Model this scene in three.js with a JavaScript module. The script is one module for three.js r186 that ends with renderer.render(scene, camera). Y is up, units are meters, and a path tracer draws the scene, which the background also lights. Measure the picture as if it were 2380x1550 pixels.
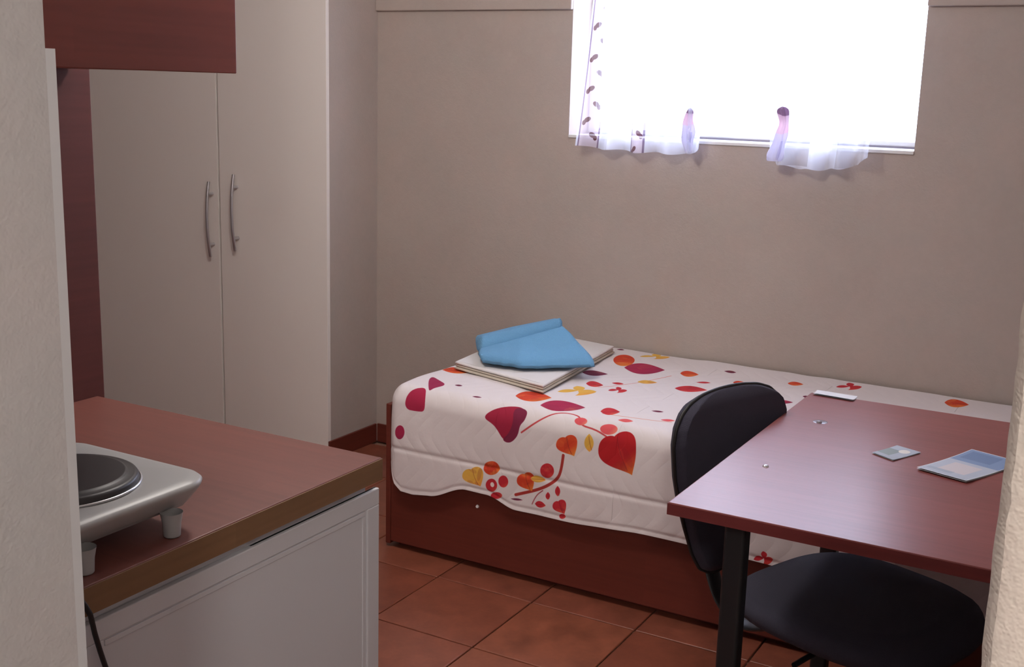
import * as THREE from 'three';
import { RoundedBoxGeometry } from 'three/addons/geometries/RoundedBoxGeometry.js';
import { mergeGeometries, mergeVertices, toCreasedNormals } from 'three/addons/utils/BufferGeometryUtils.js';
import { RectAreaLightUniformsLib } from 'three/addons/lights/RectAreaLightUniformsLib.js';

// ---------------------------------------------------------------- camera, sky, lights, exposure
const scene = new THREE.Scene();
const renderer = new THREE.WebGLRenderer({ antialias: true });
renderer.toneMapping = THREE.LinearToneMapping;
renderer.toneMappingExposure = 1.0;
renderer.shadowMap.enabled = true;
RectAreaLightUniformsLib.init();

const camera = new THREE.PerspectiveCamera(32.02, 2380 / 1550, 0.05, 60);
camera.rotation.order = 'YXZ';
camera.position.set(0, 1.5, 0);
camera.rotation.set(THREE.MathUtils.degToRad(-11.94), THREE.MathUtils.degToRad(29.31), THREE.MathUtils.degToRad(1.603));
scene.add(camera);

scene.background = new THREE.Color(0.83, 0.925, 1.22);          // white overcast daylight
scene.backgroundIntensity = 4.6;

const daylight = new THREE.RectAreaLight(new THREE.Color(0.83, 0.925, 1.22), 3.4, 1.18, 0.76);   // the same sky through the window opening
daylight.name = 'window_daylight';
daylight.position.set(-1.352, 1.745, -4.065);
daylight.lookAt(-1.352, 1.745, 0);
scene.add(daylight);

const LAMPS = [['entrance', [0.5, 2.2, 0.9], 5.1], ['room', [-1.65, 2.2, -2.1], 2.85]], LAMP_COLOR = new THREE.Color(1.0, 0.94, 0.88);   // the lamps are built at the end, each with its own light

// ---------------------------------------------------------------- helpers
let seed = 7;
const rnd = () => { seed = (seed * 1664525 + 1013904223) % 4294967296; return seed / 4294967296; };
function tileNoise(n, cells, s) {                                 // tileable value noise, n x n
  const g = new Float32Array(cells * cells);
  let q = s * 7919 + 13;
  for (let i = 0; i < g.length; i++) { q = (q * 1664525 + 1013904223) % 4294967296; g[i] = q / 4294967296; }
  const out = new Float32Array(n * n);
  for (let y = 0; y < n; y++) for (let x = 0; x < n; x++) {
    const fx = x / n * cells, fy = y / n * cells, ix = Math.floor(fx), iy = Math.floor(fy);
    let tx = fx - ix, ty = fy - iy; tx = tx * tx * (3 - 2 * tx); ty = ty * ty * (3 - 2 * ty);
    const a = g[iy % cells * cells + ix % cells], b = g[iy % cells * cells + (ix + 1) % cells], c = g[(iy + 1) % cells * cells + ix % cells], d = g[(iy + 1) % cells * cells + (ix + 1) % cells];
    out[y * n + x] = (a + (b - a) * tx) * (1 - ty) + (c + (d - c) * tx) * ty;
  }
  return out;
}
function layers(n, list) {                                        // [[cells, weight], ...] -> 0..1
  const out = new Float32Array(n * n); let w = 0;
  list.forEach(([cells, weight], k) => { const t = tileNoise(n, cells, k + cells); for (let i = 0; i < out.length; i++) out[i] += t[i] * weight; w += weight; });
  for (let i = 0; i < out.length; i++) out[i] /= w;
  return out;
}
function dataTex(n, f, size, srgb) {
  const d = new Uint8Array(n * n * 4);
  for (let i = 0; i < n * n; i++) { const c = f(i % n, Math.floor(i / n), i); d[i * 4] = c[0]; d[i * 4 + 1] = c[1]; d[i * 4 + 2] = c[2]; d[i * 4 + 3] = 255; }
  const t = new THREE.DataTexture(d, n, n);
  t.wrapS = t.wrapT = THREE.RepeatWrapping; t.magFilter = THREE.LinearFilter; t.minFilter = THREE.LinearFilter;
  if (srgb) t.colorSpace = THREE.SRGBColorSpace;
  const [sx, sy] = Array.isArray(size) ? size : [size, size];
  t.repeat.set(1 / sx, 1 / sy); t.needsUpdate = true;
  return t;
}
const grey = (v) => { v = Math.max(0, Math.min(255, Math.round(v * 255))); return [v, v, v]; };
function boxUV(g) {                                               // uv in metres from the dominant face direction
  g = g.index ? g.toNonIndexed() : g;
  const p = g.attributes.position, nn = g.attributes.normal, uv = new Float32Array(p.count * 2);
  for (let i = 0; i < p.count; i += 3) {
    const n = [0, 0, 0];
    for (let k = 0; k < 3; k++) { n[0] += nn.getX(i + k); n[1] += nn.getY(i + k); n[2] += nn.getZ(i + k); }
    const a = n.map(Math.abs), m = a.indexOf(Math.max(...a));
    for (let k = 0; k < 3; k++) {
      const x = p.getX(i + k), y = p.getY(i + k), z = p.getZ(i + k);
      uv[(i + k) * 2] = m === 0 ? z : x; uv[(i + k) * 2 + 1] = m === 1 ? z : y;
    }
  }
  g.setAttribute('uv', new THREE.BufferAttribute(uv, 2));
  return g;
}
function span(x0, x1, y0, y1, z0, z1, r = 0) {                    // box between bounds, edges rounded by r
  const w = Math.abs(x1 - x0), h = Math.abs(y1 - y0), d = Math.abs(z1 - z0);
  const g = r > 0 ? new RoundedBoxGeometry(w, h, d, 2, Math.min(r, w / 2.01, h / 2.01, d / 2.01)) : new THREE.BoxGeometry(w, h, d);
  g.translate((x0 + x1) / 2, (y0 + y1) / 2, (z0 + z1) / 2);
  return boxUV(g);
}
function clean(g) {                                               // only position, normal, uv; not indexed
  g = g.index ? g.toNonIndexed() : g;
  for (const k of Object.keys(g.attributes)) if (!['position', 'normal', 'uv'].includes(k)) g.deleteAttribute(k);
  if (!g.attributes.normal) g.computeVertexNormals();
  if (!g.attributes.uv) boxUV(g);
  return g;
}
const join = (list) => list.length === 1 ? clean(list[0]) : mergeGeometries(list.map(clean));
const V = (x, y, z) => new THREE.Vector3(x, y, z);
function tube(points, r, seg = 24, sides = 10) { return new THREE.TubeGeometry(new THREE.CatmullRomCurve3(points), seg, r, sides, false); }
function cyl(r0, r1, h, x, y, z, sides = 28) { const g = new THREE.CylinderGeometry(r0, r1, h, sides); g.translate(x, y, z); return g; }
function grid(nu, nv, f, closeU = false) {                        // surface f(u, v) -> [x, y, z, s, t]
  const pos = [], uv = [], idx = [];
  for (let j = 0; j <= nv; j++) for (let i = 0; i <= nu; i++) { const q = f(i / nu, j / nv); pos.push(q[0], q[1], q[2]); uv.push(q[3] ?? q[0], q[4] ?? q[2]); }
  for (let j = 0; j < nv; j++) for (let i = 0; i < nu; i++) { const a = j * (nu + 1) + i, b = a + 1, c = a + nu + 1, d = c + 1; idx.push(a, c, b, b, c, d); }
  const g = new THREE.BufferGeometry();
  g.setAttribute('position', new THREE.Float32BufferAttribute(pos, 3)); g.setAttribute('uv', new THREE.Float32BufferAttribute(uv, 2)); g.setIndex(idx);
  g.computeVertexNormals();
  return g;
}
const used = {};
function numbered(n) { used[n] = (used[n] ?? 0) + 1; return used[n] === 1 ? n : n + '_' + String(used[n] - 1).padStart(3, '0'); }
function shade(o) { o.castShadow = true; o.receiveShadow = true; return o; }
function part(name, geos, m, parent, label) {
  const o = shade(new THREE.Mesh(join(Array.isArray(geos) ? geos : [geos]), m));
  o.name = numbered(name); if (label) o.userData.label = label;
  parent.add(o);
  return o;
}
function sub(parent, name, geos, m, label) {                      // part whose name may repeat inside its thing
  const o = shade(new THREE.Mesh(join(Array.isArray(geos) ? geos : [geos]), m));
  const n = parent.children.filter((c) => c.name.replace(/_\d{3}$/, '') === name).length;
  o.name = n ? name + '_' + String(n).padStart(3, '0') : name; if (label) o.userData.label = label;
  parent.add(o);
  return o;
}
function thing(name, label, category, [x, y, z] = [0, 0, 0], turn = 0, group) {
  const o = new THREE.Group(); o.name = numbered(name); o.position.set(x, y, z); o.rotation.y = turn;
  o.userData = { label, category }; if (group) o.userData.group = group;
  scene.add(o);
  return o;
}
function structure(name, geos, m, label) {
  const o = shade(new THREE.Mesh(join(Array.isArray(geos) ? geos : [geos]), m));
  o.name = name; o.userData = { kind: 'structure', label, category: name.split('_')[0] };
  scene.add(o);
  return o;
}
// a geometry given in the room's coordinates, moved into a thing whose base stands at b
const at = (g, b) => { g = clean(g); g.translate(-b[0], -b[1], -b[2]); return g; };

// ---------------------------------------------------------------- materials
const nPlaster = layers(512, [[8, 0.5], [32, 0.7], [96, 1], [200, 1.2]]), nSoft = layers(512, [[3, 1], [7, 0.8], [17, 0.5], [60, 0.25]]);
const plasterBump = dataTex(512, (x, y, i) => grey(nPlaster[i]), 0.6);
const plasterTint = dataTex(512, (x, y, i) => { const v = 0.93 + 0.07 * nSoft[i] + 0.03 * (nPlaster[i] - 0.5); const w = nSoft[(i * 3 + 91) % nSoft.length] - 0.5; return [245 * v + 8 * w, 245 * v - 3 * w, 245 * v - 5 * w]; }, 1.6, true);
const std = (o) => new THREE.MeshStandardMaterial(o);
const phys = (o) => new THREE.MeshPhysicalMaterial(o);
const lin = (r, g, b) => new THREE.Color().setRGB(r, g, b);
const M = {};
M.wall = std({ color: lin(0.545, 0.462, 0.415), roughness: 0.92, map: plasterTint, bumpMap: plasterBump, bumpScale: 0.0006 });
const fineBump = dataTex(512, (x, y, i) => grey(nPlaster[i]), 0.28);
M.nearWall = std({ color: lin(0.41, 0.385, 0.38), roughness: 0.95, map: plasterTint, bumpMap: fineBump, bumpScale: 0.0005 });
M.render = std({ color: lin(0.76, 0.68, 0.61), roughness: 0.97, map: plasterTint, bumpMap: fineBump, bumpScale: 0.0011 });
M.bead = std({ color: lin(0.395, 0.39, 0.40), roughness: 0.9 });
M.ceiling = std({ color: lin(0.84, 0.83, 0.81), roughness: 0.95 });
const nGrain = layers(512, [[4, 0.6], [16, 1], [64, 1]]);
const grainAt = (x, y) => nGrain[(Math.floor(y) % 512) * 512 + Math.floor(x / 14) % 512];
const woodTint = dataTex(512, (x, y) => { const v = 0.9 + 0.13 * (grainAt(x * 1, y) - 0.5) + 0.05 * (nGrain[y * 512 + x] - 0.5); return [255 * v, 252 * v, 250 * v]; }, [1.2, 0.35], true);
const wood = (r, g, b, rough, more = {}) => phys({ color: lin(r, g, b), roughness: rough, map: woodTint, ...more });
M.bedWood = wood(0.175, 0.034, 0.021, 0.45);
M.cabinetWood = wood(0.32, 0.076, 0.05, 0.5);
M.panelWood = wood(0.165, 0.046, 0.04, 0.55);
M.worktop = wood(0.215, 0.07, 0.053, 0.42);
M.worktopEdge = wood(0.27, 0.15, 0.075, 0.55);
M.tableTop = wood(0.325, 0.10, 0.095, 0.32, { specularIntensity: 0.8, bumpMap: dataTex(256, (x, y) => grey(nPlaster[y * 512 + x]), 0.05), bumpScale: 0.00002 });
M.tableEdge = wood(0.22, 0.035, 0.035, 0.5);
M.cream = phys({ color: lin(0.86, 0.81, 0.77), roughness: 0.34 });
M.carcass = std({ color: lin(0.5, 0.44, 0.38), roughness: 0.6 });
M.whiteBoard = phys({ color: lin(0.57, 0.57, 0.595), roughness: 0.5 });
M.whiteEnamel = phys({ color: lin(0.40, 0.40, 0.395), roughness: 0.36, specularIntensity: 0.6 });
M.iron = std({ color: lin(0.05, 0.048, 0.05), roughness: 0.42, metalness: 0.5 });
M.blackMetal = std({ color: lin(0.012, 0.012, 0.014), roughness: 0.45 });
M.blackPlastic = std({ color: lin(0.012, 0.012, 0.013), roughness: 0.55 });
M.steel = std({ color: lin(0.62, 0.63, 0.66), roughness: 0.3, metalness: 1 });
M.greyPlastic = std({ color: lin(0.22, 0.2, 0.24), roughness: 0.25 });
M.whitePlastic = phys({ color: lin(0.78, 0.78, 0.78), roughness: 0.3 });
M.seat = std({ color: lin(0.040, 0.038, 0.06), roughness: 0.95, bumpMap: dataTex(256, (x, y) => grey(((x >> 2) + (y >> 2)) % 2 * 0.5 + 0.5 * nPlaster[y * 512 + x]), 0.08), bumpScale: 0.0006 });
M.grout = std({ color: lin(0.27, 0.14, 0.09), roughness: 0.95 });
M.concrete = std({ color: lin(0.6, 0.58, 0.55), roughness: 0.95 });
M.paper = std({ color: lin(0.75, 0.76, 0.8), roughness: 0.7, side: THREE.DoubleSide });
M.linen = std({ color: lin(0.74, 0.71, 0.70), roughness: 0.95 });
M.linenEdge = std({ color: lin(0.56, 0.5, 0.42), roughness: 0.95 });
const nTowel = layers(256, [[40, 1], [90, 1.4], [6, 0.5]]);
M.towel = phys({ color: lin(0.165, 0.40, 0.66), roughness: 1, sheen: 0.4, sheenColor: lin(0.5, 0.7, 0.9), sheenRoughness: 0.6, side: THREE.DoubleSide, bumpMap: dataTex(256, (x, y, i) => grey(nTowel[i]), 0.09), bumpScale: 0.0025 });
const terracotta = [0, 1, 2, 3].map((k) => {
  const n = layers(256, [[3 + k, 1], [9 + k, 0.8], [40, 0.4]]);
  return std({ color: lin([0.30, 0.27, 0.325, 0.285][k], [0.098, 0.084, 0.11, 0.092][k], [0.062, 0.052, 0.066, 0.06][k]), roughness: 0.36,
    map: dataTex(256, (x, y, i) => { const v = 0.78 + 0.28 * (n[i] - 0.5) + 0.12; return [Math.min(255, 255 * v), Math.min(255, 246 * v), Math.min(255, 235 * v)]; }, 0.335, true) });
});
M.glass = phys({ color: lin(1, 1, 1), roughness: 0.02, transmission: 1, thickness: 0, ior: 1.45 });

// ---------------------------------------------------------------- the room shell
const ZB = -3.9, H = 2.4;                                         // window wall, ceiling height
const WX0 = -1.972, WX1 = -0.735, WY0 = 1.337, WY1 = 2.15;        // window opening
{
  const f = structure('floor', [span(-5, 1.1, -0.12, -0.008, -4.3, 1.4)], M.grout, 'floor of square terracotta tiles with pale joints');
  const P = 0.335, tg = span(-P / 2 + 0.002, P / 2 - 0.002, -0.008, 0, -P / 2 + 0.002, P / 2 - 0.002, 0.0035);
  let n = 0;
  for (let i = -9; i <= 7; i++) for (let j = -5; j <= 11; j++) {
    const x = -1.51 + (i + 0.5) * P, z = -2.517 + (j + 0.5) * P;
    if (x < -4.7 || x > 0.95 || z < -3.85 || z > 1.25 || (x < -1.9 && z > -1.65)) continue;
    const t = shade(new THREE.Mesh(tg, terracotta[Math.floor(rnd() * 4)]));
    t.name = n ? 'tile_' + String(n).padStart(3, '0') : 'tile'; n++;
    t.position.set(x, 0.0006 * rnd(), z); t.rotation.y = Math.floor(rnd() * 4) * Math.PI / 2;
    f.add(t);
  }
  structure('ceiling', [span(-5, 1.1, H, H + 0.12, -4.3, 1.4)], M.ceiling, 'pale ceiling above the room');
  structure('wall_back', [
    span(-2.843, WX0, 0, H, ZB - 0.24, ZB), span(WX1, 0.1, 0, H, ZB - 0.24, ZB), span(WX0, WX1, 0, WY0 - 0.012, ZB - 0.24, ZB), span(WX0, WX1, WY1, H, ZB - 0.24, ZB),
  ], M.wall, 'beige rough plaster wall around the high window');
  structure('trim_1', [span(-2.843, WX0, 1.783, H, ZB, ZB + 0.018, 0.004), span(WX1, -0.04, 1.783, H, ZB, ZB + 0.018, 0.004), span(WX0, WX1, WY1, H, ZB, ZB + 0.018, 0.004)], M.wall, 'shallow plaster band along the top of the window wall');
  structure('wall_pier', [span(-2.87, -2.843, 0, H, -3.589, ZB)], M.wall, 'short beige return wall beside the wardrobe');
  structure('wall_niche', [span(-4.9, -2.843, 0, H, -4.3, -4.2)], M.wall, 'wall behind the wardrobe');
  structure('wall_left', [span(-5, -4.9, 0, H, -4.3, -1.45)], M.wall, 'far left wall of the room');
  structure('wall_inner', [span(-4.9, -1.86, 0, H, -1.585, -1.46), span(-1.98, -1.86, 0, H, -1.46, -0.5)], M.wall, 'partition behind the kitchen corner');
  structure('wall_right', [span(-0.04, 0.1, 0, H, -4.14, -0.82)], M.wall, 'right wall of the room behind the table');
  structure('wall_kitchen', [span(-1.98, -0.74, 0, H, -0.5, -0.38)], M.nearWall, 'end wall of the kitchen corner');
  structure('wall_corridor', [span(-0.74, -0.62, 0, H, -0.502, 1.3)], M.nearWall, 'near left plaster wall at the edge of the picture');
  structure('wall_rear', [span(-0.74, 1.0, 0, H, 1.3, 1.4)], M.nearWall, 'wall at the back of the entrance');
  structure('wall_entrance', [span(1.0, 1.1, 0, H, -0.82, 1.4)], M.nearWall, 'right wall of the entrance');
  structure('trim_2', [span(-0.634, -0.62, 0, 1.516, -0.5095, -0.502)], M.bead, 'pale corner bead along the near left wall edge');
  // near right wall: rough rendered end with an uneven edge
  const g = new THREE.BoxGeometry(1.066, H, 0.12, 90, 200, 10); g.translate(0.467, H / 2, -0.76);
  const p = g.attributes.position, no = tileNoise(256, 64, 5), no2 = tileNoise(256, 20, 9);
  for (let i = 0; i < p.count; i++) {
    const x = p.getX(i), y = p.getY(i), z = p.getZ(i);
    const e = Math.max(0, 1 - (x + 0.066) / 0.02), c = Math.max(0, 1 - (-0.70 - z) / 0.012);
    const k = Math.floor(y / H * 2500) & 255, d = no[((Math.floor(z * 900) & 255)) * 256 + k] - 0.5 + 0.8 * (no2[k * 256 + (Math.floor(z * 700) & 255)] - 0.5);
    if (e > 0) p.setX(i, x + 0.0015 * d * e + 0.006 * e * e * c * c);
    if (e > 0 && c > 0) p.setZ(i, z - 0.004 * e * e * c);
  }
  g.computeVertexNormals();
  structure('wall_near', [boxUV(g)], M.render, 'near right wall of rough pale render');
  structure('ground', [span(-9, 6, 0.95, 1.1, -14, -4.14)], M.concrete, 'pale paving outside the window');
  // skirting tiles
  const bb = new THREE.Group(); bb.name = 'baseboard_pier'; bb.userData = { kind: 'structure', label: 'dark red tile skirting along the short return wall', category: 'baseboard' }; scene.add(bb);
  sub(bb, 'tile', span(-2.843, -2.833, 0, 0.08, -3.57, -3.888, 0.002), M.bedWood);
  const bc = new THREE.Group(); bc.name = 'baseboard_back'; bc.userData = { kind: 'structure', label: 'dark red tile skirting below the window wall', category: 'baseboard' }; scene.add(bc);
  for (let k = 0; k < 8; k++) sub(bc, 'tile', span(-2.833 + k * 0.335, -2.833 + k * 0.335 + 0.332, 0, 0.08, ZB, ZB + 0.01, 0.002), M.bedWood);
  // window: thin frame, pane, sill
  const w = new THREE.Group(); w.name = 'window_1'; w.userData = { kind: 'structure', label: 'high window flooded with daylight behind the curtains', category: 'window' }; scene.add(w);
  const fr = M.whitePlastic, z0 = ZB - 0.2, z1 = ZB - 0.16;
  part('window_frame', [span(WX0, WX1, WY0 + 0.004, WY0 + 0.022, z0, z1, 0.003), span(WX0, WX1, WY1 - 0.03, WY1, z0, z1, 0.003), span(WX0, WX0 + 0.03, WY0 + 0.02, WY1 - 0.03, z0, z1, 0.003), span(WX1 - 0.03, WX1, WY0 + 0.02, WY1 - 0.03, z0, z1, 0.003)], fr, w);
  part('window_shade_strip', [span(WX0, WX1, WY0, WY0 + 0.006, z0 + 0.01, z1 + 0.006)], M.greyPlastic, w, 'dark strip for the shaded gap under the frame');  // shade in the gap below the frame, put in as a dark strip
  part('pane', [span(WX0 + 0.028, WX1 - 0.028, WY0 + 0.02, WY1 - 0.028, ZB - 0.184, ZB - 0.180)], M.glass, w);
  part('window_sill', [span(WX0, WX1, WY0 - 0.012, WY0, ZB - 0.23, ZB + 0.006, 0.003)], M.whitePlastic, w);
}

// ---------------------------------------------------------------- wardrobe
{
  const b = [-3.6, 0, -3.9], zf = -3.57;
  const t = thing('wardrobe', 'tall cream built-in wardrobe with two doors and steel bow handles', 'wardrobe', b);
  sub(t, 'carcass', [span(-4.75, -2.872, 0.06, 0.08, -4.18, zf - 0.02), span(-2.89, -2.872, 0.06, 2.3, -4.18, zf - 0.02), span(-4.75, -4.73, 0.06, 2.3, -4.18, zf - 0.02), span(-4.75, -2.872, 2.28, 2.3, -4.18, zf - 0.02), span(-4.73, -2.89, 0.08, 2.28, -4.18, -4.17)].map((g) => at(g, b)), M.carcass);
  sub(t, 'plinth', at(span(-4.75, -2.872, 0, 0.06, -4.18, zf - 0.05), b), M.panelWood);
  for (const [x0, x1, hx, hy] of [[-4.4, -3.4065, -3.436, 0.935], [-3.396, -2.8425, -3.300, 0.972]]) {
    const d = sub(t, 'door', at(span(x0, x1, 0.055, 2.3, zf - 0.018, zf, 0.001), b), M.cream);
    const hz = zf + 0.03;
    const bow = tube([V(hx, hy + 0.155, hz - 0.008), V(hx, hy + 0.08, hz + 0.003), V(hx, hy, hz + 0.007), V(hx, hy - 0.08, hz + 0.003), V(hx, hy - 0.155, hz - 0.008)], 0.0062, 30, 12);
    const posts = [1, -1].map((s) => { const c = new THREE.CylinderGeometry(0.0055, 0.0065, 0.034, 12); c.rotateX(Math.PI / 2); c.translate(hx, hy + s * 0.104, zf + 0.016); return c; });
    sub(d, 'handle', at(join([bow, ...posts]), b), M.steel);
  }
  sub(t, 'filler_panel', at(span(-4.75, -4.405, 0.055, 2.3, zf - 0.018, zf, 0.002), b), M.cabinetWood);
}

// ---------------------------------------------------------------- kitchen corner
{
  structure('trim_3', [span(-1.858, -1.834, 0.86, H, -1.5845, -0.505, 0.002)], M.panelWood, 'dark brown wooden back panel of the kitchen corner');
  const b = [-1.48, 0, -1.08];
  const wt = thing('worktop', 'red-brown laminate kitchen worktop carrying the hot plate', 'worktop', [b[0], 0.83, b[2]]);
  const bw = [b[0], 0.83, b[2]];
  sub(wt, 'top_surface', at(span(-1.832, -1.1285, 0.832, 0.87, -1.564, -0.505, 0.0025), bw), M.worktop);
  sub(wt, 'edge_band', [at(span(-1.1282, -1.1265, 0.8305, 0.8685, -1.564, -0.505, 0.0006), bw)], M.worktopEdge, 'olive brown edge strip');
  const c = thing('base_cabinet', 'white framed base cabinet under the kitchen worktop', 'cabinet', b);
  sub(c, 'carcass', at(span(-1.80, -1.150, 0.08, 0.828, -1.545, -0.51), b), M.whiteBoard);
  sub(c, 'plinth', at(span(-1.8, -1.2, 0, 0.08, -1.54, -0.51), b), M.panelWood);
  const x0 = -1.150, x1 = -1.1385, Y0 = 0.09, Y1 = 0.811, za = -1.571, zb = -0.93;
  const d = sub(c, 'door', [span(x0, x1 - 0.004, Y0, Y1, za, zb, 0.002)].map((g) => at(g, b)), M.whiteBoard);
  sub(d, 'frame', [span(x0, x1, Y1 - 0.03, Y1, za, zb, 0.002), span(x0, x1, Y0, Y0 + 0.03, za, zb, 0.002), span(x0, x1, Y0 + 0.03, Y1 - 0.03, za, za + 0.034, 0.002), span(x0, x1, Y0 + 0.03, Y1 - 0.03, zb - 0.034, zb, 0.002)].map((g) => at(g, b)), M.whiteBoard);
  sub(d, 'bead', [span(x0, x1 - 0.002, Y1 - 0.041, Y1 - 0.033, za + 0.037, zb - 0.037, 0.001), span(x0, x1 - 0.002, Y0 + 0.033, Y1 - 0.041, za + 0.037, za + 0.045, 0.001)].map((g) => at(g, b)), M.whiteBoard);
  sub(c, 'door', at(span(x0, x1 - 0.002, Y0, Y1, zb + 0.004, -0.512, 0.002), b), M.whiteBoard);
  const u = thing('wall_cabinet', 'dark red-brown wall cabinet hanging above the worktop', 'cabinet', [-1.62, 1.51, -1.05]);
  const bu = [-1.62, 1.51, -1.05];
  sub(u, 'carcass', at(span(-1.832, -1.44, 1.512, 2.2, -1.541, -0.51, 0.002), bu), M.cabinetWood);
  sub(u, 'door', at(span(-1.439, -1.42, 1.5105, 2.2, -1.541, -1.03, 0.002), bu), M.cabinetWood);
  sub(u, 'door', at(span(-1.439, -1.42, 1.5105, 2.2, -1.026, -0.512, 0.002), bu), M.cabinetWood);

  // hot plate: lofted shell wider at its rim than at its base
  const hb = [-1.305, 0.87, -1.035];
  const hp = thing('hot_plate', 'white enamelled single electric hot plate on the worktop', 'hot plate', hb);
  const ring = [[0.125, 0.13, 0.030, 0.02], [0.128, 0.133, 0.034, 0.022], [0.138, 0.136, 0.040, 0.036], [0.150, 0.146, 0.055, 0.044], [0.156, 0.151, 0.063, 0.05], [0.157, 0.152, 0.068, 0.05], [0.153, 0.148, 0.072, 0.048], [0.140, 0.135, 0.0755, 0.045], [0.10, 0.098, 0.078, 0.06], [0.06, 0.06, 0.078, 0.05], [0.001, 0.001, 0.078, 0.0005]];
  const outline = (hx, hz, r, a) => {                             // rounded rectangle by angle step a in 0..1
    const k = Math.floor(a * 4) % 4, f = a * 4 - Math.floor(a * 4), q = (k + f) * Math.PI / 2;
    const cx = [1, -1, -1, 1][k] * (hx - r), cz = [1, 1, -1, -1][k] * (hz - r);
    return [cx + r * Math.cos(q), cz + r * Math.sin(q)];
  };
  sub(hp, 'body', [grid(64, ring.length - 1, (a, v) => { const [hx, hz, y, r] = ring[Math.round(v * (ring.length - 1))]; const [x, z] = outline(hx, hz, r, (1 - a) % 1); return [x, y, z, x, z]; }), (() => { const g = new THREE.CylinderGeometry(0.12, 0.12, 0.002, 4, 1); g.rotateY(Math.PI / 4); g.translate(0, 0.031, 0); return g; })()], M.whiteEnamel);
  const prof = [[0, 0.0925], [0.084, 0.0925], [0.087, 0.092], [0.089, 0.0895], [0.097, 0.0895], [0.101, 0.088], [0.103, 0.085], [0.104, 0.079], [0.104, 0.076]].map(([x, y]) => new THREE.Vector2(x, y));
  sub(hp, 'heating_plate', new THREE.LatheGeometry(prof.reverse(), 64).translate(0.02, 0, 0.007), M.iron, 'black cast-iron disc');
  sub(hp, 'rim', (() => { const g = new THREE.TorusGeometry(0.1055, 0.002, 8, 64); g.rotateX(Math.PI / 2); g.translate(0.02, 0.0785, 0.007); return g; })(), M.steel);
  for (const [sx, sz] of [[1, -1], [1, 1], [-1, -1], [-1, 1]]) sub(hp, 'foot', new THREE.LatheGeometry([[0.0001, 0], [0.0105, 0], [0.012, 0.002], [0.013, 0.02], [0.016, 0.036]].map(([x, y]) => new THREE.Vector2(x, y)), 20).translate(sx * 0.1425, 0, sz * 0.076), M.whiteEnamel);
  sub(hp, 'knob', (() => { const g = new THREE.CylinderGeometry(0.016, 0.019, 0.016, 24); g.rotateX(Math.PI / 2); g.translate(0, 0.05, 0.156); return g; })(), M.blackPlastic);
  sub(hp, 'power_cord', at(tube([V(-1.2, 0.905, -0.905), V(-1.16, 0.885, -0.90), V(-1.124, 0.876, -0.905), V(-1.117, 0.84, -0.925), V(-1.122, 0.81, -0.935), V(-1.128, 0.75, -0.955), V(-1.131, 0.62, -1.0), V(-1.13, 0.4, -1.03), V(-1.12, 0.2, -1.02), V(-1.1, 0.03, -0.95)], 0.0036, 60, 8), hb), M.blackPlastic);
}

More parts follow.
